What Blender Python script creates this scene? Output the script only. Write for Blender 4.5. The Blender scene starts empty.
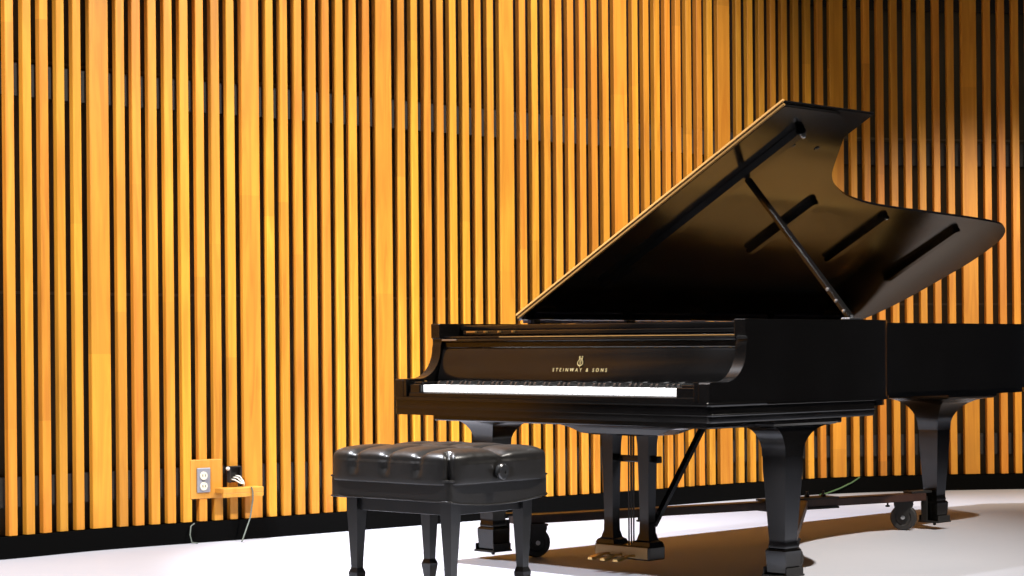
import bpy, bmesh, math, random
from mathutils import Vector, Matrix, noise
random.seed(7)
S = bpy.context.scene
COL = S.collection
PI = math.pi

# ------------------------------------------------------------------ materials
def mat(name, base, rough=0.5, metal=0.0, coat=0.0, coat_rough=0.1, spec=0.5, sheen=0.0):
    m = bpy.data.materials.new(name); m.use_nodes = True
    b = m.node_tree.nodes['Principled BSDF']
    b.inputs['Base Color'].default_value = (*base, 1)
    b.inputs['Roughness'].default_value = rough
    b.inputs['Metallic'].default_value = metal
    b.inputs['Coat Weight'].default_value = coat
    b.inputs['Coat Roughness'].default_value = coat_rough
    b.inputs['Specular IOR Level'].default_value = spec
    return m

def nd(m, t, **kw):
    n = m.node_tree.nodes.new(t)
    for k, v in kw.items(): setattr(n, k, v)
    return n
def ln(m, a, b): m.node_tree.links.new(a, b)

def noise_rough(m, scale, lo, hi, stretch=(1, 1, 1), bump=0.0, detail=4):
    b = m.node_tree.nodes['Principled BSDF']
    tc = nd(m, 'ShaderNodeTexCoord'); mp = nd(m, 'ShaderNodeMapping')
    mp.inputs['Scale'].default_value = stretch
    nz = nd(m, 'ShaderNodeTexNoise'); nz.inputs['Scale'].default_value = scale
    nz.inputs['Detail'].default_value = detail
    mr = nd(m, 'ShaderNodeMapRange')
    mr.inputs['To Min'].default_value = lo; mr.inputs['To Max'].default_value = hi
    mr.inputs['From Min'].default_value = .3; mr.inputs['From Max'].default_value = .7
    ln(m, tc.outputs['Object'], mp.inputs['Vector']); ln(m, mp.outputs[0], nz.inputs['Vector'])
    ln(m, nz.outputs['Fac'], mr.inputs['Value']); ln(m, mr.outputs[0], b.inputs['Roughness'])
    if bump:
        bp = nd(m, 'ShaderNodeBump'); bp.inputs['Strength'].default_value = bump; bp.inputs['Distance'].default_value = .002
        ln(m, nz.outputs['Fac'], bp.inputs['Height']); ln(m, bp.outputs[0], b.inputs['Normal'])
    return m

def wood(name, c1, c2, rough=0.4, vary=True):
    m = mat(name, c1, rough)
    b = m.node_tree.nodes['Principled BSDF']
    tc = nd(m, 'ShaderNodeTexCoord'); oi = nd(m, 'ShaderNodeObjectInfo')
    mp = nd(m, 'ShaderNodeMapping'); mp.inputs['Scale'].default_value = (1, 1, .07)
    ad = nd(m, 'ShaderNodeVectorMath', operation='ADD')
    sc = nd(m, 'ShaderNodeVectorMath', operation='SCALE'); sc.inputs[0].default_value = (13, 7, 31)
    ln(m, oi.outputs['Random'], sc.inputs['Scale'])
    ln(m, tc.outputs['Object'], ad.inputs[0]); ln(m, sc.outputs[0], ad.inputs[1])
    ln(m, ad.outputs[0], mp.inputs['Vector'])
    nz = nd(m, 'ShaderNodeTexNoise'); nz.inputs['Scale'].default_value = 26; nz.inputs['Detail'].default_value = 5
    nz.inputs['Distortion'].default_value = 1.1
    ln(m, mp.outputs[0], nz.inputs['Vector'])
    n2 = nd(m, 'ShaderNodeTexNoise'); n2.inputs['Scale'].default_value = 1.6; n2.inputs['Detail'].default_value = 2
    ln(m, ad.outputs[0], n2.inputs['Vector'])
    r = nd(m, 'ShaderNodeValToRGB')
    r.color_ramp.elements[0].position = .32; r.color_ramp.elements[0].color = (*c2, 1)
    r.color_ramp.elements[1].position = .62; r.color_ramp.elements[1].color = (*c1, 1)
    ln(m, nz.outputs['Fac'], r.inputs['Fac'])
    hs = nd(m, 'ShaderNodeHueSaturation')
    if vary:
        mr = nd(m, 'ShaderNodeMapRange'); mr.inputs['To Min'].default_value = .88; mr.inputs['To Max'].default_value = 1.08
        ln(m, oi.outputs['Random'], mr.inputs['Value'])
        mr2 = nd(m, 'ShaderNodeMapRange'); mr2.inputs['From Min'].default_value = .3; mr2.inputs['From Max'].default_value = .7
        mr2.inputs['To Min'].default_value = .90; mr2.inputs['To Max'].default_value = 1.08
        ln(m, n2.outputs['Fac'], mr2.inputs['Value'])
        mu = nd(m, 'ShaderNodeMath', operation='MULTIPLY')
        ln(m, mr.outputs[0], mu.inputs[0]); ln(m, mr2.outputs[0], mu.inputs[1]); ln(m, mu.outputs[0], hs.inputs['Value'])
        ml = nd(m, 'ShaderNodeMath', operation='MULTIPLY_ADD')
        fr = nd(m, 'ShaderNodeMath', operation='FRACT'); m7 = nd(m, 'ShaderNodeMath', operation='MULTIPLY')
        m7.inputs[1].default_value = 7.3
        ln(m, oi.outputs['Random'], m7.inputs[0]); ln(m, m7.outputs[0], fr.inputs[0])
        ln(m, fr.outputs[0], ml.inputs[0]); ml.inputs[1].default_value = .012; ml.inputs[2].default_value = .494
        ln(m, ml.outputs[0], hs.inputs['Hue'])
        sx = nd(m, 'ShaderNodeSeparateXYZ'); ln(m, tc.outputs['Object'], sx.inputs[0])
        zz = nd(m, 'ShaderNodeMath', operation='MULTIPLY_ADD'); zz.inputs[1].default_value = .62; ln(m, sx.outputs['Z'], zz.inputs[0])
        r9 = nd(m, 'ShaderNodeMath', operation='MULTIPLY'); r9.inputs[1].default_value = 9.7; ln(m, oi.outputs['Random'], r9.inputs[0])
        ln(m, r9.outputs[0], zz.inputs[2])
        fl = nd(m, 'ShaderNodeMath', operation='FLOOR'); ln(m, zz.outputs[0], fl.inputs[0])
        cx_ = nd(m, 'ShaderNodeCombineXYZ'); ln(m, fl.outputs[0], cx_.inputs[0]); ln(m, oi.outputs['Random'], cx_.inputs[1])
        wn = nd(m, 'ShaderNodeTexWhiteNoise'); ln(m, cx_.outputs[0], wn.inputs['Vector'])
        mw = nd(m, 'ShaderNodeMapRange'); mw.inputs['To Min'].default_value = .84; mw.inputs['To Max'].default_value = 1.08
        ln(m, wn.outputs['Value'], mw.inputs['Value'])
        mq = nd(m, 'ShaderNodeMath', operation='MULTIPLY'); ln(m, mu.outputs[0], mq.inputs[0]); ln(m, mw.outputs[0], mq.inputs[1])
        ln(m, mq.outputs[0], hs.inputs['Value'])
    ln(m, r.outputs['Color'], hs.inputs['Color']); ln(m, hs.outputs['Color'], b.inputs['Base Color'])
    return m

M = {}
M['ebony'] = noise_rough(mat('ebonised_satin', (.0022, .0019, .0017), .2, spec=.5), 5, .17, .23, detail=1)
M['lid_black'] = noise_rough(mat('lid_polish', (.003, .0026, .0024), .16, spec=.6), 2.0, .10, .20, bump=.0, detail=1)
M['lid_edge'] = mat('lid_edge_gold_sheen', (.46, .25, .075), .28, spec=.9)  # golden reflection on the lid edge put into the colour
M['ivory'] = mat('key_white', (.86, .86, .82), .3)
M['black_key'] = mat('key_black', (.012, .012, .012), .25, spec=.8)
M['gilt'] = mat('gilt_lettering', (.42, .33, .15), .4, metal=.4)
M['brass'] = mat('worn_brass', (.62, .42, .16), .32, metal=1)
M['dull_brass'] = mat('dull_brass_plate', (.34, .21, .08), .5, metal=.25)
M['steel'] = mat('steel', (.55, .55, .56), .3, metal=1)
M['plate_gold'] = noise_rough(mat('cast_plate_bronze', (.78, .50, .16), .4, metal=.35), 40, .35, .5)
M['sound_wood'] = wood('soundboard_spruce', (.62, .36, .12), (.5, .27, .07), .35, vary=False)
M['leather'] = noise_rough(mat('black_leather', (.008, .007, .006), .3, spec=.5), 60, .34, .43, bump=.06, detail=1)
M['bench_black'] = noise_rough(mat('bench_lacquer', (.006, .006, .0062), .35, spec=.5), 20, .28, .34, detail=1)
M['dolly_wood'] = wood('dolly_stained_wood', (.045, .017, .009), (.03, .011, .006), .45, vary=False)
M['dolly_iron'] = mat('dolly_iron', (.02, .019, .018), .5, metal=.3)
M['rubber'] = mat('wheel_rubber', (.022, .020, .019), .6)
M['slat'] = wood('oiled_oak_batten', (.74, .312, .026), (.60, .218, .015), .5)
M['ledge'] = wood('ledge_wood', (.64, .30, .045), (.54, .23, .025), .42, vary=False)
M['base_black'] = mat('black_base', (.003, .003, .003), .9, spec=.02)
M['socket_grey'] = mat('socket_plate_grey', (.33, .33, .37), .35, metal=.3)
M['socket_cream'] = mat('socket_cream', (.80, .74, .58), .4)
M['cable_white'] = mat('cable_white', (.7, .7, .62), .5)
M['cable_green'] = mat('cable_green', (.06, .13, .05), .5)
M['cable_grey'] = mat('cable_grey', (.10, .12, .10), .5)
M['bead'] = mat('brown_gold_sheen', (.20, .11, .035), .25)  # brown-gold reflection put into the colour of the shelf and lid edge strips
M['lavender_glint'] = mat('lavender_rim_glint', (.30, .28, .38), .9)  # lavender light along the bass rim put into the colour

# dark cloth behind the battens
m = mat('backing_cloth', (.035, .028, .018), .9); M['cloth'] = m
b = m.node_tree.nodes['Principled BSDF']
tc = nd(m, 'ShaderNodeTexCoord'); nz = nd(m, 'ShaderNodeTexNoise'); nz.inputs['Scale'].default_value = 2.2
r = nd(m, 'ShaderNodeValToRGB'); r.color_ramp.elements[0].position = .35; r.color_ramp.elements[0].color = (.050, .042, .026, 1)
r.color_ramp.elements[1].position = .65; r.color_ramp.elements[1].color = (.082, .070, .046, 1)
ln(m, tc.outputs['Object'], nz.inputs['Vector']); ln(m, nz.outputs['Fac'], r.inputs['Fac']); ln(m, r.outputs[0], b.inputs['Base Color'])
M['furring'] = mat('furring_black', (.010, .009, .008), .8)
M['seam'] = mat('cloth_seam_tape', (.12, .10, .07), .7)

# pale painted stage floor
m = mat('stage_floor_paint', (.72, .71, .73), .6, spec=.2); M['floor'] = m
b = m.node_tree.nodes['Principled BSDF']
tc = nd(m, 'ShaderNodeTexCoord'); nz = nd(m, 'ShaderNodeTexNoise'); nz.inputs['Scale'].default_value = .9; nz.inputs['Detail'].default_value = 6
r = nd(m, 'ShaderNodeValToRGB'); r.color_ramp.elements[0].position = .3; r.color_ramp.elements[0].color = (.40, .408, .45, 1)
r.color_ramp.elements[1].position = .7; r.color_ramp.elements[1].color = (.45, .458, .50, 1)
ln(m, tc.outputs['Object'], nz.inputs['Vector']); ln(m, nz.outputs['Fac'], r.inputs['Fac']); ln(m, r.outputs[0], b.inputs['Base Color'])
n2 = nd(m, 'ShaderNodeTexNoise'); n2.inputs['Scale'].default_value = 35; n2.inputs['Detail'].default_value = 3
mr = nd(m, 'ShaderNodeMapRange'); mr.inputs['To Min'].default_value = .5; mr.inputs['To Max'].default_value = .62
ln(m, tc.outputs['Object'], n2.inputs['Vector']); ln(m, n2.outputs['Fac'], mr.inputs['Value']); ln(m, mr.outputs[0], b.inputs['Roughness'])

# ------------------------------------------------------------------ mesh helpers
def bx(bm, x0, x1, y0, y1, z0, z1, bev=0.0, seg=2):
    v = [bm.verts.new((x, y, z)) for x in (x0, x1) for y in (y0, y1) for z in (z0, z1)]
    fs = [(0, 1, 3, 2), (4, 6, 7, 5), (0, 4, 5, 1), (2, 3, 7, 6), (0, 2, 6, 4), (1, 5, 7, 3)]
    F = [bm.faces.new([v[i] for i in f]) for f in fs]
    if bev:
        es = {e for f in F for e in f.edges}
        bmesh.ops.bevel(bm, geom=list(es), offset=bev, segments=seg, profile=.5, affect='EDGES', clamp_overlap=True)

def prism(bm, pts, axis, a0, a1, bev=0.0):
    """closed polygon pts (2D) extruded along axis ('x': pts=(y,z); 'y': (x,z); 'z': (x,y))"""
    def P(p, a):
        if axis == 'x': return (a, p[0], p[1])
        if axis == 'y': return (p[0], a, p[1])
        return (p[0], p[1], a)
    A = [bm.verts.new(P(p, a0)) for p in pts]; B = [bm.verts.new(P(p, a1)) for p in pts]
    F = [bm.faces.new(A), bm.faces.new(B[::-1])]
    n = len(pts)
    for i in range(n): F.append(bm.faces.new((A[i], B[i], B[(i+1) % n], A[(i+1) % n])))
    if bev:
        es = list(F[0].edges) + list(F[1].edges)
        bmesh.ops.bevel(bm, geom=es, offset=bev, segments=2, profile=.5, affect='EDGES', clamp_overlap=True)

def tube(bm, pts, r, n=10, cap=True):
    pts = [Vector(p) for p in pts]; rings = []
    up = Vector((0, 0, 1))
    prevx = None
    for i, p in enumerate(pts):
        t = (pts[min(i+1, len(pts)-1)] - pts[max(i-1, 0)]).normalized()
        if prevx is None:
            a = Vector((1, 0, 0)) if abs(t.x) < .8 else up
            x = (a - t*a.dot(t)).normalized()
        else: x = (prevx - t*prevx.dot(t)).normalized()
        prevx = x; y = t.cross(x)
        rr = r[i] if isinstance(r, (list, tuple)) else r
        rings.append([bm.verts.new(p + (x*math.cos(2*PI*k/n) + y*math.sin(2*PI*k/n))*rr) for k in range(n)])
    for a, b_ in zip(rings, rings[1:]):
        for k in range(n): bm.faces.new((a[k], a[(k+1) % n], b_[(k+1) % n], b_[k]))
    if cap: bm.faces.new(rings[0][::-1]); bm.faces.new(rings[-1])

def bar(bm, a, b_, w, h, bev=0.0):
    """square bar between two points; w across (horizontal), h the other way"""
    a = Vector(a); b_ = Vector(b_); t = (b_-a).normalized()
    s = t.cross(Vector((0, 0, 1)))
    if s.length < .05: s = Vector((1, 0, 0))
    s.normalize(); u = s.cross(t).normalized()
    R = []
    for p in (a, b_): R.append([bm.verts.new(p + s*i*w/2 + u*j*h/2) for i, j in ((-1, -1), (1, -1), (1, 1), (-1, 1))])
    F = [bm.faces.new(R[0][::-1]), bm.faces.new(R[1])]
    for k in range(4): F.append(bm.faces.new((R[0][k], R[0][(k+1) % 4], R[1][(k+1) % 4], R[1][k])))
    if bev: bmesh.ops.bevel(bm, geom=list({e for f in F for e in f.edges}), offset=bev, segments=2, affect='EDGES', clamp_overlap=True)

def loft(bm, rings, cap=True):
    R = [[bm.verts.new(p) for p in r] for r in rings]; n = len(R[0])
    for a, b_ in zip(R, R[1:]):
        for k in range(n): bm.faces.new((a[k], a[(k+1) % n], b_[(k+1) % n], b_[k]))
    if cap: bm.faces.new(R[0][::-1]); bm.faces.new(R[-1])

def lathe(bm, prof, n=24, mtx=None):
    """profile (r,z) about z, then mtx"""
    mtx = mtx or Matrix()
    rings = [[mtx @ Vector((r*math.cos(2*PI*k/n), r*math.sin(2*PI*k/n), z)) for k in range(n)] for r, z in prof]
    loft(bm, rings)

def obj(name, bm, m, parent=None, smooth=None, loc=None):
    bmesh.ops.recalc_face_normals(bm, faces=bm.faces)
    me = bpy.data.meshes.new(name); bm.to_mesh(me); bm.free()
    me.materials.append(M[m] if isinstance(m, str) else m)
    o = bpy.data.objects.new(name, me); COL.objects.link(o)
    if smooth is not None:
        for p in me.polygons: p.use_smooth = True
        try: me.set_sharp_from_angle(angle=math.radians(smooth))
        except Exception: pass
    if parent: o.parent = parent
    if loc: o.location = loc
    return o
def tag(o, label, cat, group=None):
    o['label'] = label; o['category'] = cat
    if group: o['group'] = group
    return o
def thing(name, label, cat, loc=(0, 0, 0), rz=0, group=None):
    o = bpy.data.objects.new(name, None); COL.objects.link(o); o.empty_display_size = .1
    o.location = loc; o.rotation_euler = (0, 0, rz)
    return tag(o, label, cat, group)
def struct(name, bm, m, parent=None, **kw):
    o = obj(name, bm, m, parent, **kw)
    if not parent: o['kind'] = 'structure'
    return o
N = bmesh.new

# ------------------------------------------------------------------ the curved slatted wall
WALL = [(-1.994, 7.905), (-1.689, 8.241), (-1.12, 8.70), (-.57, 9.178), (0.0, 9.685), (.57, 10.155), (1.16, 10.68), (1.83, 11.145), (2.62, 11.365)]
def wall_y(x):
    # natural-ish smooth interpolation (Catmull-Rom), straight beyond both ends
    P = WALL
    if x <= P[0][0]:
        return P[0][1] + (x-P[0][0])*.98
    if x >= P[-1][0]: return P[-1][1] + (x-P[-1][0])*.14
    for i in range(len(P)-1):
        if P[i][0] <= x <= P[i+1][0]:
            def sl(k):
                if k == 0: return .98
                if k == len(P)-1: return .16
                return (P[k+1][1]-P[k-1][1])/(P[k+1][0]-P[k-1][0])
            hh = P[i+1][0]-P[i][0]; t = (x-P[i][0])/hh
            return ((2*t**3-3*t*t+1)*P[i][1] + (t**3-2*t*t+t)*hh*sl(i) + (-2*t**3+3*t*t)*P[i+1][1] + (t**3-t*t)*hh*sl(i+1))
# arc-length table of the batten face line
XS = [-3.4 + .005*i for i in range(1620)]
ARC = [0.0]
for a, b_ in zip(XS, XS[1:]): ARC.append(ARC[-1] + math.hypot(b_-a, wall_y(b_)-wall_y(a)))
def at_arc(s):
    lo, hi = 0, len(ARC)-1
    while hi-lo > 1:
        mid = (lo+hi)//2
        if ARC[mid] < s: lo = mid
        else: hi = mid
    t = (s-ARC[lo])/(ARC[hi]-ARC[lo]); x = XS[lo] + t*(XS[hi]-XS[lo])
    y = wall_y(x); dx = XS[hi]-XS[lo]; dy = wall_y(XS[hi])-wall_y(XS[lo]); L = math.hypot(dx, dy)
    return Vector((x, y, 0)), Vector((dx/L, dy/L, 0))
def arc_at_x(x):
    i = min(max(int((x-XS[0])/.005), 0), len(XS)-2); t = (x-XS[i])/.005
    return ARC[i] + t*(ARC[i+1]-ARC[i])
BOARDS = [-1.689, -1.125, -.575, -.012, .565, 1.145, 1.825, 2.615]      # the wide boards
SB = [arc_at_x(x) for x in BOARDS]
SB = [SB[0]-.78*k for k in (2, 1)][0:2] + SB + [SB[-1]+.80, SB[-1]+1.60]
ZTOP = 4.2; ZB = .09; LEAN = .0045; T = .028; OFF = .035; NW = .0405

def sweep_band(bm, off0, off1, z0, z1, s0=.3, s1=None, step=.12):
    s1 = s1 or ARC[-1]-.3; n = int((s1-s0)/step); R = []
    for i in range(n+1):
        p, t = at_arc(s0+(s1-s0)*i/n); nrm = Vector((-t.y, t.x, 0))   # away from camera
        a = p+nrm*off0; c = p+nrm*off1
        R.append([(a.x, a.y, z0), (c.x, c.y, z0), (c.x, c.y, z1), (a.x, a.y, z1)])
    loft(bm, R)
bm = N(); sweep_band(bm, T+OFF, T+OFF+.10, 0, ZTOP)
wall = struct('wall_back', bm, 'cloth', smooth=30)
def in_wall(name, bm, m, smooth=None): return obj(name, bm, m, wall, smooth=smooth)
for z0, z1 in ((.2, .32), (1.84, 1.97), (2.72, 2.86), (3.6, 3.72)):
    bm = N(); sweep_band(bm, T+.001, T+OFF, z0, z1); in_wall('furring_strip', bm, 'furring', 30)
for z in (1.05, 1.985):
    bm = N(); sweep_band(bm, T+OFF-.004, T+OFF, z, z+.012); in_wall('cloth_seam', bm, 'seam', 30)

def batten(s, w, z0=ZB, z1=ZTOP, name='batten'):
    p, t = at_arc(s); nrm = Vector((-t.y, t.x, 0)); bm = N()
    e = .0025
    prof = [(-w/2, T), (-w/2, e), (-w/2+e, 0), (w/2-e, 0), (w/2, e), (w/2, T)]
    R = []
    for z in (z0, z1):
        sh = -LEAN*(z-ZB)
        R.append([tuple(p + t*(a+sh) + nrm*o + Vector((0, 0, z)) - Vector((p.x, p.y, 0))) for a, o in prof])
    loft(bm, R)
    return in_wall_at(name, bm, p)
def in_wall_at(name, bm, p):
    o = obj(name, bm, 'slat', wall); o.location = (p.x, p.y, 0); return o
for i in range(len(SB)-1):
    a, c = SB[i], SB[i+1]
    batten(a, .090)
    g = (c-a-.090-8*NW)/9
    for k in range(8):
        s = a+.045+g*(k+1)+NW*(k+.5)
        batten(s, NW*random.uniform(.96, 1.04))
# plinth: recessed black base under the battens
bm = N(); sweep_band(bm, -.012, T+OFF, 0, ZB-.004)
struct('baseboard_back', bm, 'base_black', smooth=30)

# floor
bm = N()
v = [bm.verts.new(p) for p in ((-6, -2.5, 0), (8, -2.5, 0), (8, 12.6, 0), (-6, 12.6, 0))]
w_ = [bm.verts.new((q.co.x, q.co.y, -.1)) for q in v]
bm.faces.new(v); bm.faces.new(w_[::-1])
for k in range(4): bm.faces.new((v[k], w_[k], w_[(k+1) % 4], v[(k+1) % 4]))
struct('floor', bm, 'floor')

# ------------------------------------------------------------------ wall fittings (socket, ledge, cables)
def wall_frame(x):
    s = arc_at_x(x); p, t = at_arc(s); return p, t, math.atan2(t.y, t.x)
def arc_s(x): return arc_at_x(x)
# backing block let in between battens
p, t, ang = wall_frame(-1.330)
o = thing('electrical_outlet', 'grey duplex electrical outlet on a small wooden block between wall battens', 'outlet', (p.x, p.y, -.072), ang)
bm = N(); bx(bm, -.052, .100, -.004, .026, .258, .425, .003); obj('mounting_block', bm, 'ledge', o)
bm = N(); bx(bm, -.024, .040, -.012, -.0045, .285, .390, .003); obj('cover_plate', bm, 'socket_grey', o)
for zc in (.357, .312):
    bm = N(); lathe(bm, [(.0, 0), (.0165, 0), (.0175, .002), (.0175, .006)], 20, Matrix.Translation((.005, -.0125, zc)) @ Matrix.Rotation(PI/2, 4, 'X') @ Matrix.Translation((0, 0, -.001)))
    r_ = obj('receptacle', bm, 'socket_cream', o, smooth=40)
    for dx in (-.006, .006):
        bm = N(); bx(bm, .005+dx-.0012, .005+dx+.0012, -.0195, -.0183, zc-.004, zc+.006); obj('slot', bm, 'furring', r_)
bm = N(); lathe(bm, [(0, 0), (.003, 0), (.003, .002)], 10, Matrix.Translation((.005, -.012, .3345)) @ Matrix.Rotation(PI/2, 4, 'X')); obj('screw', bm, 'steel', o)

p, t, ang = wall_frame(-1.196)
o = thing('wall_ledge', 'small wooden ledge fixed across the battens beside the grey outlet', 'shelf', (p.x, p.y, -.055), ang)
bm = N(); bx(bm, -.105, .095, -.075, -.001, .262, .285, .003); obj('ledge_board', bm, 'ledge', o)
bm = N(); bx(bm, -.105, .095, -.0745, -.062, .245, .263, .002); obj('front_lip', bm, 'ledge', o)
o = thing('junction_box', 'black open junction box with loose wires above the wooden ledge', 'electrical box', (p.x, p.y, -.08), ang)
bm = N()
bx(bm, -.045, .012, -.006, -.001, .33, .40, .001); bx(bm, -.045, -.041, -.03, -.005, .33, .40); bx(bm, .008, .012, -.03, -.005, .33, .40)
bx(bm, -.045, .012, -.03, -.005, .396, .40)
obj('box_shell', bm, 'furring', o)
bm = N(); lathe(bm, [(0, 0), (.008, 0), (.009, .004), (.006, .014), (0, .016)], 14, Matrix.Translation((-.048, -.012, .39)) @ Matrix.Rotation(PI/2, 4, 'X')); obj('knockout_cap', bm, 'cable_white', o, smooth=40)
for q, (dx, dz) in enumerate(((0, 0), (.012, .006), (-.014, -.008))):
    bm = N(); tube(bm, [(-.02+dx, -.012, .352+dz), (-.012+dx, -.034, .350+dz), (.006+dx*.5, -.045, .330+dz*.5), (.014, -.045, .325), (.015, -.04, .312)], .0033, 8)
    obj('wire', bm, 'cable_white', o, smooth=60)
bm = N(); tube(bm, [(.03, -.079, .232), (.034, -.083, .215), (.036, -.082, .18), (.02, -.085, .10), (-.02, -.105, .035), (-.055, -.14, .006)], .0032, 8)
cb = obj('cable', bm, 'cable_grey', smooth=60); cb.location = (p.x, p.y, 0); cb.rotation_euler = (0, 0, ang)
tag(cb, 'thin grey cable hanging from the wooden ledge down to the floor', 'cable')
p, t, ang = wall_frame(-1.385)
bm = N(); tube(bm, [(.025, -.022, .085), (.005, -.028, .075), (-.006, -.04, .04), (-.003, -.05, .008), (.02, -.06, .004)], .003, 8)
cb = obj('cable', bm, 'cable_grey', smooth=60); cb.location = (p.x, p.y, 0); cb.rotation_euler = (0, 0, ang)
tag(cb, 'short loop of grey cable at the black base below the outlet', 'cable')
p, t, ang = wall_frame(1.84)
bm = N(); tube(bm, [(.10, -.016, .086), (.04, -.03, .06), (-.05, -.04, .03), (-.15, -.06, .008), (-.22, -.10, .005)], .0045, 8)
cb = obj('cable', bm, 'cable_green', smooth=60); cb.location = (p.x, p.y, 0); cb.rotation_euler = (0, 0, ang)
tag(cb, 'thin green cable lying at the wall base behind the piano', 'cable')

# ------------------------------------------------------------------ grand piano
CX, CY, TH = .6460, 6.5515, .7862
W = 1.55; ZT = .919; ZL = .638; ZA = .708; ZK = .573; YR = .189; TR = .046
ZSH = 0.0
piano = thing('grand_piano', 'black concert grand piano with its lid propped open, standing on a wheeled dolly', 'piano', (CX, CY, 0), -TH)
def pp(name, bm, m, par=None, smooth=None): return obj(name, bm, m, par or piano, smooth=smooth)

def smooth_curve(pts, k=6):
    out = []
    n = len(pts)
    for i in range(n-1):
        p0 = Vector(pts[max(i-1, 0)]); p1 = Vector(pts[i]); p2 = Vector(pts[i+1]); p3 = Vector(pts[min(i+2, n-1)])
        for j in range(k):
            t = j/k
            out.append(tuple(.5*((2*p1)+(-p0+p2)*t+(2*p0-5*p1+4*p2-p3)*t*t+(-p0+3*p1-3*p2+p3)*t**3)))
    out.append(tuple(pts[-1])); return out
LIDC = [(1.54, .98), (1.518, 1.06), (1.45, 1.16), (1.35, 1.25), (1.25, 1.335), (1.16, 1.42), (1.085, 1.54), (1.025, 1.70), (.985, 1.907),
        (.966, 2.152), (.951, 2.478), (.934, 2.786), (.915, 3.0), (.885, 3.10), (.83, 3.175), (.745, 3.22), (.583, 3.23), (.386, 3.19), (.195, 3.135), (.06, 3.06), (0, 3.0)]
lidcurve = smooth_curve(LIDC, 5)
def offset_open(pts, d):
    out = []
    for i, p in enumerate(pts):
        a = Vector(pts[max(i-1, 0)]); b_ = Vector(pts[min(i+1, len(pts)-1)]); t = (b_-a).normalized()
        nrm = Vector((t.y, -t.x))
        out.append((p[0]-nrm.x*d, p[1]-nrm.y*d))
    return out
# rim: outer line follows the lid line, a little inside it
rimline = [(u-1.54, y) for u, y in lidcurve]
rimline = offset_open(rimline, .012)
rimline = [(min(x, 0), y) for x, y in rimline]
outer = [(0, .30), (0, .6), (0, .93)] + [q for q in rimline if q[1] > .95 and q[0] > -W+.02] + [(-W, 2.95), (-W, 2.2), (-W, 1.2), (-W, .30)]
inner = offset_open(outer, TR)
inner[0] = (-TR, .30); inner[-1] = (-W+TR, .30)
def ring_wall(bm, out, inn, z0, z1):
    R = [[(o_[0], o_[1], z0), (o_[0], o_[1], z1), (i_[0], i_[1], z1), (i_[0], i_[1], z0)] for o_, i_ in zip(out, inn)]
    loft(bm, R)
bm = N(); ring_wall(bm, outer, inner, ZL, ZT); pp('rim', bm, 'ebony', smooth=20)
# belly frame beneath the rim, slightly in, with bottom bead
o2 = offset_open(outer, -.006); o3 = offset_open(outer, .05)
bm = N(); ring_wall(bm, o2, o3, ZL-.008, ZL+.004); pp('rim_bead', bm, 'ebony', smooth=35)
o2 = offset_open(outer, .012); o3 = offset_open(outer, .09)
k0 = 3
bm = N(); ring_wall(bm, o2[k0:], o3[k0:], ZL-.03, ZL-.007); pp('rim_base', bm, 'ebony', smooth=35)
# soundboard and its beams, iron plate, strings
ins = offset_open(outer, TR-.004)
bm = N(); prism(bm, [(x, y) for x, y in ins], 'z', .735, .748); pp('soundboard', bm, 'sound_wood')
bm = N()
for a, c in (((-.1, .5), (-1.2, 2.9)), ((-.775, .5), (-1.2, 2.9)), ((-1.4, .5), (-1.3, 2.8))):
    bar(bm, (*a, .655), (*c, .655), .07, .06, .004)
pp('back_brace', bm, 'ebony')
pin = smooth_curve([(-.13, .45), (-.13, .90), (-.24, 1.10), (-.40, 1.34), (-.53, 1.62), (-.62, 2.0), (-.66, 2.6), (-.74, 2.97), (-1.0, 3.08), (-1.33, 3.0), (-1.45, 2.8), (-1.46, 2.2), (-1.46, .45)], 4)
bm = N()
ring_wall(bm, pin, offset_open(pin, .07), .79, .81)
bx(bm, -W+TR+.02, -TR-.02, .42, .66, .79, .81, .004)
pp('iron_plate', bm, 'plate_gold')
bm = N()
for x0, x1, y1 in ((-.34, -.38, 1.16), (-.62, -.72, 2.55), (-.9, -1.0, 3.0), (-1.2, -1.22, 2.98)):
    bar(bm, (x0, .6, .825), (x1, y1, .825), .022, .03, .005)
pp('plate_strut', bm, 'plate_gold')
bm = N()
def inner_y(x):
    best = 1.2
    for (x0, y0), (x1, y1) in zip(pin, pin[1:]):
        if x0 != x1 and min(x0, x1) <= x <= max(x0, x1): best = max(y0 + (x-x0)*(y1-y0)/(x1-x0), .9); break
    return best
for i in range(90):
    x = -.12-(W-.26)*i/89
    x1 = max(min(x-.05*(i/89), -.13), -W+.1)
    tube(bm, [(x, .62, .822), (x1, inner_y(x1)-.06, .822)], .0011 if i < 60 else .002, 4)
st = pp('strings', bm, 'steel'); st['kind'] = 'stuff'
bm = N()
for i in range(60):
    x = -.12-(W-.26)*i/59
    for q in range(3):
        y = .46+.05*q+.012*(i % 2); bx(bm, x-.003, x+.003, y-.003, y+.003, .808, .84)
tp = pp('tuning_pins', bm, 'steel'); tp['kind'] = 'stuff'
bm = N(); bx(bm, -W+TR+.06, -TR-.16, .74, .775, .83, .865, .006); pp('damper_rail', bm, 'ebony')

# arms (cheeks) with the concave scroll down to the key level
prof = [(0, ZL), (0, ZA-.006), (.004, ZA-.001), (.010, ZA), (.085, ZA)]
for k in range(1, 11):
    a = k/10*PI/2
    prof.append((.085+.110*math.sin(a), ZA+.118*(1-math.cos(a))))
prof += [(.198, .840), (.203, .852), (.201, .860), (YR+.001, .864), (YR, ZT-.003), (YR+.003, ZT), (.302, ZT), (.302, ZL)]
for x0, x1 in ((-TR-.002, 0), (-W, -W+TR+.002)):
    bm = N(); prism(bm, prof, 'x', x0, x1, .0015); pp('arm', bm, 'ebony', smooth=14)
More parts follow.
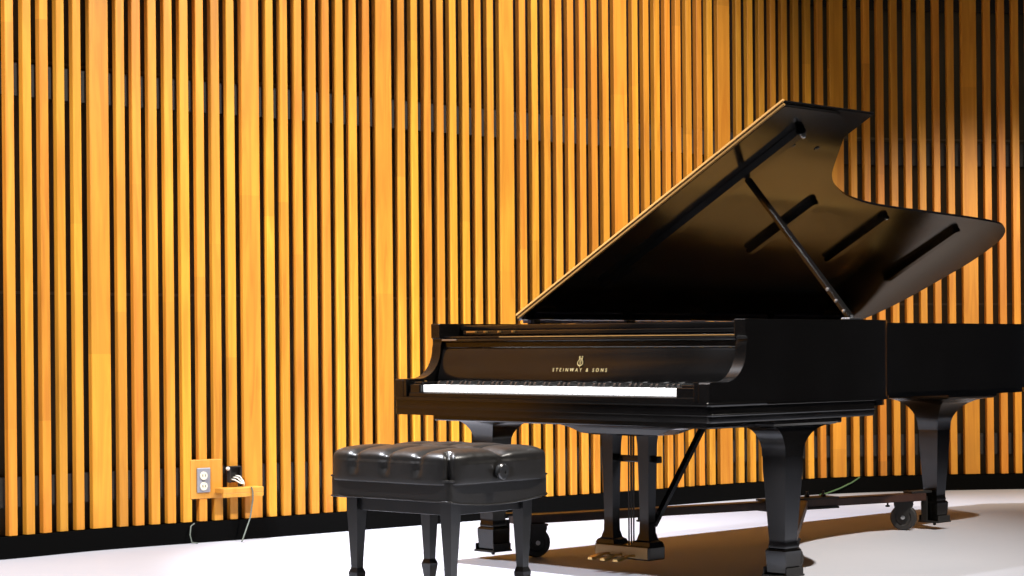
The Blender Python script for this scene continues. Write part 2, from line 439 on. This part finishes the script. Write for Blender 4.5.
# key blocks in front between arm and keys
KW = 1.262; KX0 = -W/2-KW/2-.012; KX1 = -W/2+KW/2-.012
for x0, x1 in ((-TR-.022, -TR-.0022), (-W+TR+.0022, -W+TR+.020)):
    bm = N(); bx(bm, x0, x1, 0.0002, .105, ZL+.004, ZA-.0003, .0012); pp('arm_block', bm, 'ebony')
for x0, x1 in ((KX1+.002, -TR-.023), (-W+TR+.023, KX0-.002)):
    bm = N(); bx(bm, x0, x1, .012, .19, ZL+.01, .689, .004)
    bx(bm, x0+.008, x1-.008, .03, .15, .689, .697, .003)
    kb = pp('key_block', bm, 'ebony')
    bm = N(); lathe(bm, [(0, 0), (.005, 0), (.005, .003), (0, .004)], 12, Matrix.Translation(((x0+x1)/2, .07, .697))); obj('screw', bm, 'brass', kb)
# keybed with rounded front corners + mouldings
bm = N()
def rr(x0, x1, y0, y1, r, z0, z1, bm, front_only=True):
    pts = [(x1, y1), (x0, y1)]
    for k in range(7): a = PI+k/6*PI/2; pts.append((x0+r+r*math.cos(a), y0+r+r*math.sin(a)))
    for k in range(7): a = 1.5*PI+k/6*PI/2; pts.append((x1-r+r*math.cos(a), y0+r+r*math.sin(a)))
    prism(bm, pts, 'z', z0, z1, .006)
rr(-W, 0, 0, .93, .012, ZK, ZL-.006, bm); pp('keybed', bm, 'ebony', smooth=35)
bm = N(); rr(-W-.006, .006, -.006, .936, .012, ZL-.010, ZL+.003, bm); pp('keybed_moulding', bm, 'ebony', smooth=35)
bm = N(); rr(-W-.001, .005, -.003, .932, .012, ZK+.022, ZK+.030, bm); pp('keybed_bead', bm, 'ebony', smooth=35)
bm = N(); bx(bm, -W+.11, -.09, .10, .86, ZK-.024, ZK+.001, .005); pp('keybed_frame', bm, 'ebony')
bm = N(); bx(bm, -W+TR+.022, -TR-.022, .008, .024, ZL, .657, .004); pp('key_slip', bm, 'ebony')

# keyboard: key frame > 52 white, 36 black keys
bm = N(); bx(bm, KX0, KX1, .03, .30, .642, .657); kf = pp('keyboard', bm, 'sound_wood')
kwid = (KX1-KX0)/52
bm = N(); bx(bm, -kwid/2+.0005, kwid/2-.0005, 0, .15, .658, .6855, .0016); wk = obj('white_key', bm, 'ivory', kf)
wk.location = (KX0+kwid/2, .027, 0)
bm = N()
loft(bm, [[(-.0058, .0, .684), (.0058, .0, .684), (.0058, .095, .684), (-.0058, .095, .684)],
          [(-.0048, .004, .696), (.0048, .004, .696), (.0048, .095, .697), (-.0048, .095, .697)],
          [(-.0042, .010, .700), (.0042, .010, .700), (.0042, .095, .701), (-.0042, .095, .701)]])
bk = obj('black_key', bm, 'black_key', kf)
first_black = True
for i in range(52):
    if i:
        c = wk.copy(); COL.objects.link(c); c.parent = kf; c.location = (KX0+kwid*(i+.5), .027, 0)
    # white keys start at A: names cycle A B C D E F G ; sharps after A, C, D, F, G
    if i < 51 and 'ABCDEFG'[i % 7] in 'ACDFG':
        c = bk if first_black else bk.copy()
        if not first_black: COL.objects.link(c)
        first_black = False; c.parent = kf; c.location = (KX0+kwid*(i+1), .080, 0)
# fallboard
fp = [(.178, .700), (.176, .706), (.186, .74), (.198, .78), (.205, .812), (.209, .822), (.225, .824), (.235, .70)]
bm = N(); prism(bm, fp, 'x', -W+TR+.004, -TR-.004, .001); fb = pp('fallboard', bm, 'ebony', smooth=35)
bm = N(); bx(bm, -W+TR+.003, -TR-.003, .212, .27, .8245, .848, .003); pp('name_rail', bm, 'ebony')
bm = N(); bx(bm, -W+TR+.003, -TR-.003, .196, .60, .8485, .860, .004)
bx(bm, -W+TR+.003, -TR-.003, .208, .60, .861, .870, .003); sh = pp('music_shelf', bm, 'ebony', smooth=35)
bm = N(); bx(bm, -W+.36, -TR-.004, .2045, .2078, .8635, .867, .001); obj('shelf_gold_glint', bm, 'bead', sh)  # added strip with the shelf's gold reflection in its colour
bm = N(); bx(bm, -W+.13, -.05, .235, .62, .873, .890, .004); bx(bm, -W+.006+TR, -TR-.006, .30, .66, .8905, .912, .004)
md = pp('music_desk', bm, 'ebony', smooth=35)
for k in range(4):
    x = -W+.16+.075*k+(.02 if k else 0)
    bm = N(); bx(bm, x, x+(.05 if k == 0 else .012), .226, .236, .882, .889, .001); obj('hinge', bm, 'brass', md)
bm = N(); bx(bm, -W+TR+.012, -W+TR+.09, .192, .197, .853, .858, .001); obj('hinge', bm, 'steel', md)
# lettering and lyre mark on the fallboard
def text_mesh(s, size, ext):
    cu = bpy.data.curves.new('lettering', 'FONT'); cu.body = s; cu.size = size; cu.extrude = ext; cu.align_x = 'CENTER'; cu.space_character = 1.75
    o = bpy.data.objects.new('tmp', cu); COL.objects.link(o)
    dg = bpy.context.evaluated_depsgraph_get(); dg.update()
    me = bpy.data.meshes.new_from_object(o.evaluated_get(dg)); bpy.data.objects.remove(o)
    return me
me = text_mesh('STEINWAY & SONS', .0185, .0006)
xs = [v.co.x for v in me.vertices]; sc = .268/(max(xs)-min(xs))
me.transform(Matrix.Diagonal((sc, 1, 1, 1)))
me.materials.append(M['gilt'])
tilt = math.atan2(.012, .04)
to = bpy.data.objects.new('lettering', me); COL.objects.link(to); to.parent = fb
to.location = (-.757, .1845, .7375); to.rotation_euler = (PI/2-tilt, 0, 0); to['label'] = 'gilt maker name lettering'
bm = N()
cz = .0
for s in (-1, 1):
    tube(bm, [(0, 0, -.001), (s*.008, .0, .001), (s*.0125, 0, .007), (s*.012, 0, .014), (s*.007, 0, .020), (s*.0065, 0, .026), (s*.009, 0, .031), (s*.007, 0, .034), (s*.004, 0, .032)], .0015, 6)
tube(bm, [(-.008, 0, .027), (.008, 0, .027)], .0012, 6)
for x in (-.0035, 0, .0035): tube(bm, [(x, 0, .002), (x, 0, .027)], .0007, 6)
tube(bm, [(-.006, 0, -.001), (.006, 0, -.001)], .0018, 6)
tube(bm, [(0, 0, -.007), (0, 0, -.001)], .0014, 6)
lo = obj('lyre_emblem', bm, 'gilt', fb); lo.location = (-.757, .1880, .7600); lo.rotation_euler = (-tilt*.9, 0, 0); lo['label'] = 'gilt lyre emblem'

# ---------------- lid
PHI = math.radians(29.0); ZH = ZT+.02
cph, sph = math.cos(PHI), math.sin(PHI)
def lp(u, y, n=0.0): return Vector((-W+u*cph-n*sph, y, ZH+u*sph+n*cph))
def lid_prism(bm, pts, n0, n1, bev=0):
    A = [bm.verts.new(lp(u, y, n0)) for u, y in pts]; B = [bm.verts.new(lp(u, y, n1)) for u, y in pts]
    F = [bm.faces.new(A), bm.faces.new(B[::-1])]; n = len(pts)
    for i in range(n): F.append(bm.faces.new((A[i], B[i], B[(i+1) % n], A[(i+1) % n])))
    if bev: bmesh.ops.bevel(bm, geom=list(F[0].edges)+list(F[1].edges), offset=bev, segments=2, affect='EDGES', clamp_overlap=True)
LY0 = .68
main = [(-.01, LY0), (1.54, LY0)] + lidcurve
bm = N(); lid_prism(bm, main, 0, .0125, .002); lid = pp('lid', bm, 'lid_black', smooth=35)
flap = [(.0, LY0-.004), (1.547, LY0-.004), (1.547, LY0+.555), (.0, LY0+.555)]
bm = N(); lid_prism(bm, flap, .0135, .0255, .003); obj('lid_flap', bm, 'lid_black', lid, smooth=35)
# moulded front edges, golden reflection painted into their colour
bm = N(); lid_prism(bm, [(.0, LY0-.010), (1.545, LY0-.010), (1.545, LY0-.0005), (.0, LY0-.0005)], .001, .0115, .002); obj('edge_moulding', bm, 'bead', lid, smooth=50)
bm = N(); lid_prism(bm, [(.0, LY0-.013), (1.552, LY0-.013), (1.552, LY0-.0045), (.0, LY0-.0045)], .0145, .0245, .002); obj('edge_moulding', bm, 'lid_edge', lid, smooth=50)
# battens (stiffening cleats) under the lid
def cleat(u0, u1, y, w, hgt):
    bm = N(); pts = [(u0, y-w/2)]
    for k in range(9): a = -PI/2+k/8*PI; pts.append((u1-w/2+w/2*math.cos(a), y+w/2*math.sin(a)))
    pts.append((u0, y+w/2))
    lid_prism(bm, pts, -hgt, -.0005, .004); return obj('lid_cleat', bm, 'ebony', lid, smooth=50)
c = cleat(.30, 1.445, .90, .050, .026)
bm = N(); m4 = Matrix.Translation(lp(1.425, .90, -.027)) @ Matrix.Rotation(-PHI, 4, 'Y') @ Matrix.Rotation(PI, 4, 'X')
lathe(bm, [(0, 0), (.011, 0), (.012, .006), (.008, .014), (0, .016)], 14, m4); obj('rubber_button', bm, 'steel', c, smooth=40)
cleat(.60, .995, 1.51, .045, .024); cleat(.56, .925, 2.10, .045, .024); cleat(.42, .868, 2.73, .045, .024)
for y in (.98, 1.13):
    bm = N(); m4 = Matrix.Translation(lp(1.32, y, -.0005)) @ Matrix.Rotation(-PHI, 4, 'Y') @ Matrix.Rotation(PI, 4, 'X')
    lathe(bm, [(0, 0), (.012, 0), (.011, .003), (0, .004)], 12, m4); obj('lid_button', bm, 'black_key', lid, smooth=40)
# hinges on the bass side
for y in (.78, 1.75, 2.75):
    bm = N(); bx(bm, -W+.0, -W+.05, y, y+.10, ZT+.0005, ZT+.006, .001); tube(bm, [(-W+.004, y, ZT+.012), (-W+.004, y+.10, ZT+.012)], .007, 10)
    pp('lid_hinge', bm, 'brass', smooth=40)
for y in (.715, 1.3, 2.3):
    bm = N(); bx(bm, -W+.01, -W+.045, y, y+.04, ZT, ZT+.022, .003); pp('lid_bumper', bm, 'rubber')
bm = N(); bx(bm, -W-.003, -W+.028, .70, 2.98, ZT+.004, ZT+.0165, .002); pp('hinge_rail_glint', bm, 'lavender_glint')  # added strip, coloured like the lavender-lit top of the bass rim
# prop
base = Vector((-.032, .837, ZT+.004)); top = lp(1.125, .905, -.028)
bm = N(); bar(bm, base, top, .028, .020, .004); pr = pp('lid_prop', bm, 'ebony', smooth=40)
d = (top-base)
for f_ in (.05, .12, .20):
    q = base+d*f_; bm = N(); m4 = Matrix.Translation(q+Vector((0, -.012, 0))) @ Matrix.Rotation(PI/2, 4, 'X')
    lathe(bm, [(0, 0), (.007, 0), (.007, .003), (0, .005)], 12, m4); obj('screw', bm, 'steel', pr, smooth=40)
bm = N(); bx(bm, -.05, -.012, .80, .87, ZT, ZT+.007, .002); lathe(bm, [(.0, 0), (.008, 0), (.008, .012), (0, .014)], 12, Matrix.Translation((-.032, .837, ZT+.004))); obj('prop_socket', bm, 'steel', pr)

# ---------------- legs
def sq(x, y, xm, xp, ym, yp, z): return [(x-xm, y-ym, z), (x+xp, y-ym, z), (x+xp, y+yp, z), (x-xm, y+yp, z)]
def leg(x, y, zt, ex):
    """ex = (left, right, front, back) reach of the flared head"""
    lg = N(); R = []
    def s_(h, z): R.append(sq(x, y, h, h, h, h, z))
    s_(.030, .125); s_(.036, .128); s_(.0365, .136); s_(.0345, .145); s_(.0345, .16); s_(.049, .40); s_(.0495, .445)
    loft(lg, R); L = pp('leg', lg, 'ebony', smooth=20)
    # head: quarter-round flare, then a stepped cap
    bm = N(); R = []
    z0, z1 = .445, zt-.024
    h0 = .051
    R.append(sq(x, y, h0, h0, h0, h0, z0))
    for k in range(1, 9):
        a = k/8*PI/2; fr = 1-math.cos(a); z = z0+.010+(z1-z0-.010)*math.sin(a)
        R.append(sq(x, y, *[h0+(e-.02-h0)*fr for e in ex], z))
    R.append(sq(x, y, *[e-.008 for e in ex], z1+.002)); R.append(sq(x, y, *ex, z1+.010)); R.append(sq(x, y, *ex, zt))
    loft(bm, R); obj('leg_head', bm, 'ebony', L, smooth=25)
    # foot block
    bm = N(); loft(bm, [sq(x, y, *[h]*4, z) for h, z in ((.034, .038), (.039, .044), (.043, .10), (.0435, .118), (.040, .1245), (.034, .128))])
    obj('foot', bm, 'ebony', L, smooth=20)
    return L
LEGS = {'r': (-.065, .475), 'l': (-1.41, .385), 't': (-.845, 2.61)}
leg(*LEGS['r'], ZK+.001, (.125, .060, .125, .245))
leg(*LEGS['l'], ZK+.001, (.130, .170, .160, .165))
leg(*LEGS['t'], ZL-.028, (.175, .190, .175, .215))

# ---------------- pedal lyre
LX, LY = -.745, .44
bm = N()
R = [[(LX-a, LY-b_, z), (LX+a, LY-b_, z), (LX+a, LY+b_, z), (LX-a, LY+b_, z)] for a, b_, z in ((.13, .045, .500), (.19, .055, .506), (.25, .06, .526), (.285, .065, .533), (.285, .065, .549))]
loft(bm, R); ly = pp('pedal_lyre', bm, 'ebony')
for s in (-1, 1):
    bm = N(); x = LX+s*.088
    loft(bm, [sq(x, LY, h, h, h*.9, h*.9, z) for h, z in ((.046, .098), (.040, .112), (.030, .118), (.0225, .145), (.021, .20), (.027, .47), (.030, .501))])
    obj('post', bm, 'ebony', ly, smooth=25)
bm = N(); bx(bm, LX-.075, LX+.135, LY+.005, LY+.03, .40, .425, .004); obj('cross_bar', bm, 'ebony', ly)
bm = N(); bx(bm, LX-.135, LX+.135, LY-.045, LY+.045, .046, .098, .006); bxo = obj('pedal_box', bm, 'ebony', ly)
bm = N(); bx(bm, LX-.128, LX+.128, LY-.049, LY-.0455, .052, .093, .002); obj('front_plate', bm, 'dull_brass', ly)
for k in (-1, 0, 1):
    bm = N(); x = LX+k*.062
    loft(bm, [[(x-w, y, z-.004), (x+w, y, z-.004), (x+w*.8, y, z+.004), (x-w*.8, y, z+.004)] for y, w, z in ((LY-.046, .008, .062), (LY-.08, .009, .064), (LY-.105, .015, .060), (LY-.135, .019, .054), (LY-.150, .012, .052))])
    obj('pedal', bm, 'brass', ly, smooth=50)
    bm = N(); tube(bm, [(LX+k*.012, LY+.01, .098), (LX+k*.012, LY+.01, .501)], .003, 8); obj('pedal_rod', bm, 'dolly_iron', ly)
for s in (1,):
    bm = N(); bar(bm, (LX+s*.10, LY+.02, .17), (LX+s*.10+.0, LY+.33, ZK-.02), .022, .022, .003); obj('brace', bm, 'ebony', ly)

# ------------------------------------------------------------------ dolly under the piano
dol = thing('piano_dolly', 'low wheeled T-shaped dolly of dark red-brown beams under the piano legs', 'dolly', (CX, CY, 0), -TH)
def dd(name, bm, m, par=None, smooth=None): return obj(name, bm, m, par or dol, smooth=smooth)
l, t_, r_ = LEGS['l'], LEGS['t'], LEGS['r']
def along(a, b_, s): return (a[0]+(b_[0]-a[0])*s, a[1]+(b_[1]-a[1])*s)
e0 = along(l, t_, .04); e1 = along(l, t_, .965)
bm = N(); bar(bm, (*e0, .148), (*e1, .148), .075, .034, .003); dd('beam', bm, 'dolly_wood')
J = along(l, t_, .66)
e2 = along(r_, J, .05); e3 = along(r_, J, .975)
bm = N(); bar(bm, (*e2, .148), (*e3, .148), .085, .036, .003); dd('beam', bm, 'dolly_wood')
bm = N(); dv = Vector((t_[0]-l[0], t_[1]-l[1], 0)).normalized()
a = Vector((*J, .169))-dv*.19; c = Vector((*J, .169))+dv*.19
bar(bm, a, c, .10, .008, .002); a.z = c.z = .127; bar(bm, a, c, .10, .008, .002); dd('joint_plate', bm, 'dolly_iron')
for s in (-.14, -.05, .05, .14):
    q = Vector((*J, .173))+dv*s; bm = N(); lathe(bm, [(.012, 0), (.012, .008), (.006, .01), (.006, .024), (0, .025)], 6, Matrix.Translation(q)); dd('bolt', bm, 'dolly_iron')
for s in (.30, .88):
    q = along(l, t_, s); bm = N(); lathe(bm, [(0, -.022), (.010, -.020), (.010, -.014), (.004, -.012), (.004, 0)], 8, Matrix.Translation((q[0], q[1], .131))); dd('bolt', bm, 'dolly_iron')
def socket(x, y):
    bm = N(); h = .047
    bx(bm, x-h-.006, x+h+.006, y-h-.006, y+h+.006, .030, .0375, .002)
    for sx in (-1, 1): bx(bm, x+sx*(h+.002)-.0025, x+sx*(h+.002)+.0025, y-h, y+h, .036, .062, .001)
    bx(bm, x-h-.03, x-h-.004, y-.012, y+.012, .031, .038, .002)
    lathe(bm, [(0, -.016), (.007, -.015), (.007, -.008), (.005, 0)], 8, Matrix.Translation((x, y, .031)))
    return dd('leg_cup', bm, 'dolly_iron')
for q in (l, t_, r_): socket(*q)
def hanger(a, to):
    d = (Vector(to)-Vector(a)).normalized(); p0 = Vector(a)+d*.060
    bm = N(); bar(bm, (p0.x, p0.y, .035), (p0.x, p0.y, .150), .028, .010); bar(bm, (p0.x-d.x*.02, p0.y-d.y*.02, .17), (p0.x+d.x*.10, p0.y+d.y*.10, .17), .06, .010, .002)
    dd('hanger', bm, 'dolly_iron')
hanger(l, t_); hanger(t_, l); hanger(r_, J)
def caster(x, y, ang, rad=.058):
    q = Matrix.Translation((x, y, rad)) @ Matrix.Rotation(ang, 4, 'Z') @ Matrix.Rotation(PI/2, 4, 'X')
    cs = N()
    for s in (-1, 1):
        pts = [(-.022, 0), (-.040, .055), (-.040, .072), (.040, .072), (.040, .055), (.020, -.006), (.0, -.014), (-.02, -.006)]
        b0 = bmesh.new(); prism(b0, pts, 'y', s*.021, s*.024)
        for v in b0.verts: v.co = Matrix.Translation((x, y, rad)) @ Matrix.Rotation(ang, 4, 'Z') @ v.co
        me = bpy.data.meshes.new('t'); b0.to_mesh(me); b0.free(); cs.from_mesh(me)
    b0 = bmesh.new(); bx(b0, -.042, .042, -.030, .030, .067, .074)
    for v in b0.verts: v.co = Matrix.Translation((x, y, rad)) @ Matrix.Rotation(ang, 4, 'Z') @ v.co
    me = bpy.data.meshes.new('t'); b0.to_mesh(me); b0.free(); cs.from_mesh(me)
    fk = dd('caster', cs, 'dolly_iron')
    bm = N(); lathe(bm, [(rad*.55, -.013), (rad*.62, -.017), (rad*.9, -.017), (rad, -.011), (rad, .011), (rad*.9, .017), (rad*.62, .017), (rad*.55, .013)], 32, q); obj('tyre', bm, 'rubber', fk, smooth=40)
    bm = N(); lathe(bm, [(0, -.0255), (.012, -.0255), (.013, -.014), (rad*.56, -.012), (rad*.56, .012), (.013, .014), (.012, .0255), (0, .0255)], 24, q); obj('hub', bm, 'dolly_iron', fk, smooth=40)
    bm = N(); lathe(bm, [(0, -.030), (.009, -.029), (.009, .029), (0, .030)], 12, q); obj('axle', bm, 'steel', fk, smooth=40)
caster(-1.325, .535, 1.15); caster(-.905, 2.455, .45); q = along(r_, J, .17); caster(q[0]-.01, q[1]+.02, .9, .058)

# ------------------------------------------------------------------ bench
E1 = Vector((-.312, .265, 0)).normalized(); E2 = Vector((-E1.y*-1, -E1.x, 0)).normalized()   # E1: towards the left corner, E2: towards the right corner
BC = Vector((-.250, 6.815, 0))
ang = math.atan2(E1.y, E1.x)                      # local x = E1
bench = thing('piano_bench', 'black tufted leather piano bench with side knobs and four tapered legs', 'bench', (BC.x, BC.y, 0), ang)
# local frame: +x = E1 (far left), +y = left normal of E1 ; near faces are -y?  E2 = -perp
def bb(name, bm, m, par=None, smooth=None): return obj(name, bm, m, par or bench, smooth=smooth)
hx, hy = .274, .253      # half sizes of the seat box
# seat box (upholstered skirt)
sy = -1
bm = N()
def apron(x0, x1, y, th, curve):
    pass
zt_, zb_ = .395, .328
def skirt_ring(z, g):
    r_c = .02
    pts = []
    def arc(cx, cy, a0):
        for k in range(5):
            a = a0+k/4*PI/2; pts.append((cx+r_c*math.cos(a), cy+r_c*math.sin(a)))
    X, Y = hx+g, hy+g
    arc(X-.02, Y-.02, 0)
    n = 12
    for k in range(1, n): pts.append((X-.02-(2*X-.04)*k/n, Y))
    arc(-X+.02, Y-.02, PI/2)
    for k in range(1, n): pts.append((-X, Y-.02-(2*Y-.04)*k/n))
    arc(-X+.02, -Y+.02, PI)
    for k in range(1, n): pts.append((-X+.02+(2*X-.04)*k/n, -Y))
    arc(X-.02, -Y+.02, 1.5*PI)
    for k in range(1, n): pts.append((X, -Y+.02+(2*Y-.04)*k/n))
    return pts
R = []
base_pts = skirt_ring(0, 0)
def drop(p):   # the skirt dips in the middle of the two short (x = +-hx) ends
    return -.020*max(0, 1-(p[1]/hy)**2)*(1 if abs(p[0]) > hx-.01 else 0)
R.append([(x, y, zb_+drop((x, y))) for x, y in base_pts])
R.append([(x, y, zt_) for x, y in base_pts])
loft(bm, R); bb('seat_box', bm, 'leather', smooth=40)
bm = N()
for z, dr in ((zt_, 0), (zb_, 1)):
    pts = [(x*1.006, y*1.006, z+(drop((x, y)) if dr else 0)) for x, y in base_pts]; tube(bm, pts+[pts[0]], .0032, 6, cap=False)
bb('piping', bm, 'leather', smooth=60)
# tufted cushion
bm = N(); n = 56
def cushion(a, b_, side):
    pass
def cpos(dx, dy, dz):
    # dx,dy,dz on unit cube surface -> superellipsoid
    e = 7.0; L = (abs(dx)**e+abs(dy)**e+abs(dz)**e)**(1/e)
    x, y, z = dx/L, dy/L, dz/L
    if dz < 0:
        mx = max(abs(dx), abs(dy), 1e-6); L = max(1.0, (abs(dx/mx)**e+abs(dy/mx)**e)**(1/e))
        x, y, z = dx/L, dy/L, dz
    # tuft pattern: 4 puffs along x... 2x along y
    nx, ny = 4, 2
    def groove(v, n): 
        c = (v*.5+.5)*n; dist = abs(c-round(c)); 
        k = round(c)
        if k == 0 or k == n: return 0
        return math.exp(-(dist/.10)**2)
    fx = (x*.5+.5)*nx; fy = (y*.5+.5)*ny
    puff = (abs(math.sin(fx*PI))**.55)*(abs(math.sin(fy*PI))**.55) if z > .3 else 1
    gx, gy = groove(x, nx), groove(y, ny)
    cut = 0
    side = 1-max(0, min(1, (z+.2)/.8))
    cut = .014*max(gx, gy)*(1 if z > -.1 else max(0, 1+ (z+.1)/.6))
    but = .016*gx*gy
    H = .050
    X = x*(hx+.018); Y = y*(hy+.014); Z = z*H
    nrm = Vector((x**5, y**5, z**5*1.4)).normalized()
    puf = .011*puff if z > .3 else .004
    cn = 0
    if abs(x) > .8 and abs(y) > .8: cn = .022*math.exp(-((abs(x)-abs(y))/.035)**2)*(1 if z > -.75 else .3)
    P = Vector((X, Y, Z)) + nrm*(puf-cut-but-cn)
    dome = .006*(1-x*x*.9)*(1-y*y*.9) if z > 0 else 0
    return (P.x, P.y, .435+P.z+dome)
vt = {}
def V(ix, iy, iz):
    k = (ix, iy, iz)
    if k not in vt: vt[k] = bm.verts.new(cpos(2*ix/n-1, 2*iy/n-1, 2*iz/m_-1))
    return vt[k]
m_ = 20
def vv(ix, iy, iz): return V(ix, iy, iz)
for i in range(n):
    for j in range(n):
        bm.faces.new((vv(i, j, m_), vv(i+1, j, m_), vv(i+1, j+1, m_), vv(i, j+1, m_)))
        bm.faces.new((vv(i, j, 0), vv(i, j+1, 0), vv(i+1, j+1, 0), vv(i+1, j, 0)))
for i in range(n):
    for k in range(m_):
        bm.faces.new((vv(i, 0, k), vv(i+1, 0, k), vv(i+1, 0, k+1), vv(i, 0, k+1)))
        bm.faces.new((vv(i, n, k), vv(i, n, k+1), vv(i+1, n, k+1), vv(i+1, n, k)))
        bm.faces.new((vv(0, i, k), vv(0, i, k+1), vv(0, i+1, k+1), vv(0, i+1, k)))
        bm.faces.new((vv(n, i, k), vv(n, i+1, k), vv(n, i+1, k+1), vv(n, i, k+1)))
cu = bb('cushion', bm, 'leather', smooth=180)
for i in (1, 2, 3):
    for j in (1,):
        x = (2*i/4-1)*(hx+.004); y = (2*j/2-1)*(hy+.004)
        bm = N(); lathe(bm, [(0, .006), (.008, .004), (.011, 0), (.009, -.004)], 12, Matrix.Translation((x, y, .474))); obj('button', bm, 'leather', cu, smooth=60)
# frame under the box and legs
lx, lyy = .215, .182
bm = N()
for s in (-1, 1):
    bx(bm, -lx, lx, s*lyy-.011, s*lyy+.011, .278, zb_+.03, .002); bx(bm, s*lx-.011, s*lx+.011, -lyy, lyy, .278, zb_+.03, .002)
bb('under_frame', bm, 'bench_black')
for sx in (-1, 1):
    for s2 in (-1, 1):
        x, y = sx*lx, s2*lyy; bm = N()
        loft(bm, [sq(x, y, h, h, h, h, z) for h, z in ((.012, .0), (.0135, .004), (.0165, .030), (.0205, .058), (.0205, .064), (.0145, .080), (.0155, .11), (.0235, .27), (.0245, .34))])
        bb('leg', bm, 'bench_black', smooth=15)
# height knobs on the two short ends
for s in (-1, 1):
    m4 = Matrix.Translation((s*(hx+.004), .035, .418)) @ Matrix.Rotation(s*PI/2, 4, 'Y')
    bm = N(); lathe(bm, [(0, 0), (.010, 0), (.010, .022), (.024, .024), (.027, .029), (.027, .040), (.023, .044), (.010, .044), (.009, .041), (0, .041)], 24, m4)
    kb = bb('height_knob', bm, 'black_key', smooth=40)

# ------------------------------------------------------------------ camera
cam = bpy.data.cameras.new('camera'); co = bpy.data.objects.new('camera', cam); COL.objects.link(co)
cam.sensor_width = 36; cam.sensor_fit = 'HORIZONTAL'; cam.lens = 2000/1024*36
cam.shift_y = (345.52-288)/1024; cam.clip_end = 100
rr_ = math.radians(.3)
right = Vector((math.cos(rr_), 0, -math.sin(rr_))); up = Vector((math.sin(rr_), 0, math.cos(rr_))); back = Vector((0, -1, 0))
mm = Matrix((right, up, back)).transposed().to_4x4(); mm.translation = (0, 0, .833)
co.matrix_world = mm
S.camera = co

# ------------------------------------------------------------------ lights
def spot(name, loc, target, power, col, size, blend, radius):
    l = bpy.data.lights.new(name, 'SPOT'); l.energy = power; l.color = col; l.spot_size = math.radians(size); l.spot_blend = blend; l.shadow_soft_size = radius
    o = bpy.data.objects.new(name, l); COL.objects.link(o); o.location = loc
    o.rotation_euler = (Vector(target)-Vector(loc)).to_track_quat('-Z', 'Y').to_euler(); return o
spot('stage_light_left', (-1.9, 7.0, 5.4), (1.15, 8.05, 0), 4000, (.91, .93, 1), 49, .5, .05)
spot('stage_light_right', (3.3, 5.6, 5.6), (-1.4, 8.2, .9), 2900, (1, .94, .86), 78, .6, .06)
spot('stage_light_front', (-2.4, 5.2, 5.4), (-.9, 7.3, 0), 1900, (.92, .93, 1), 50, .6, .08)
spot('side_fill', (1.0, 3.5, 4.5), (2.6, 11.2, .9), 330, (1, .74, .48), 34, 1, .2)
spot('corner_fill', (4.6, 8.8, 3.0), (2.5, 11.3, .5), 720, (1, .86, .68), 46, .8, .1)  # added unseen spot that brightens the lower right wall
spot('lavender_light', (.4, 6.4, 5.6), (.2, 9.8, 2.8), 420, (.70, .62, 1), 34, 1, .1)
w = bpy.data.worlds.new('world'); S.world = w; w.use_nodes = True
bg = w.node_tree.nodes['Background']; bg.inputs[0].default_value = (.62, .66, .8, 1); bg.inputs[1].default_value = .03
S.view_settings.view_transform = 'Standard'; S.view_settings.look = 'None'; S.view_settings.gamma = 1; S.view_settings.exposure = 0
S.view_settings.use_curve_mapping = False
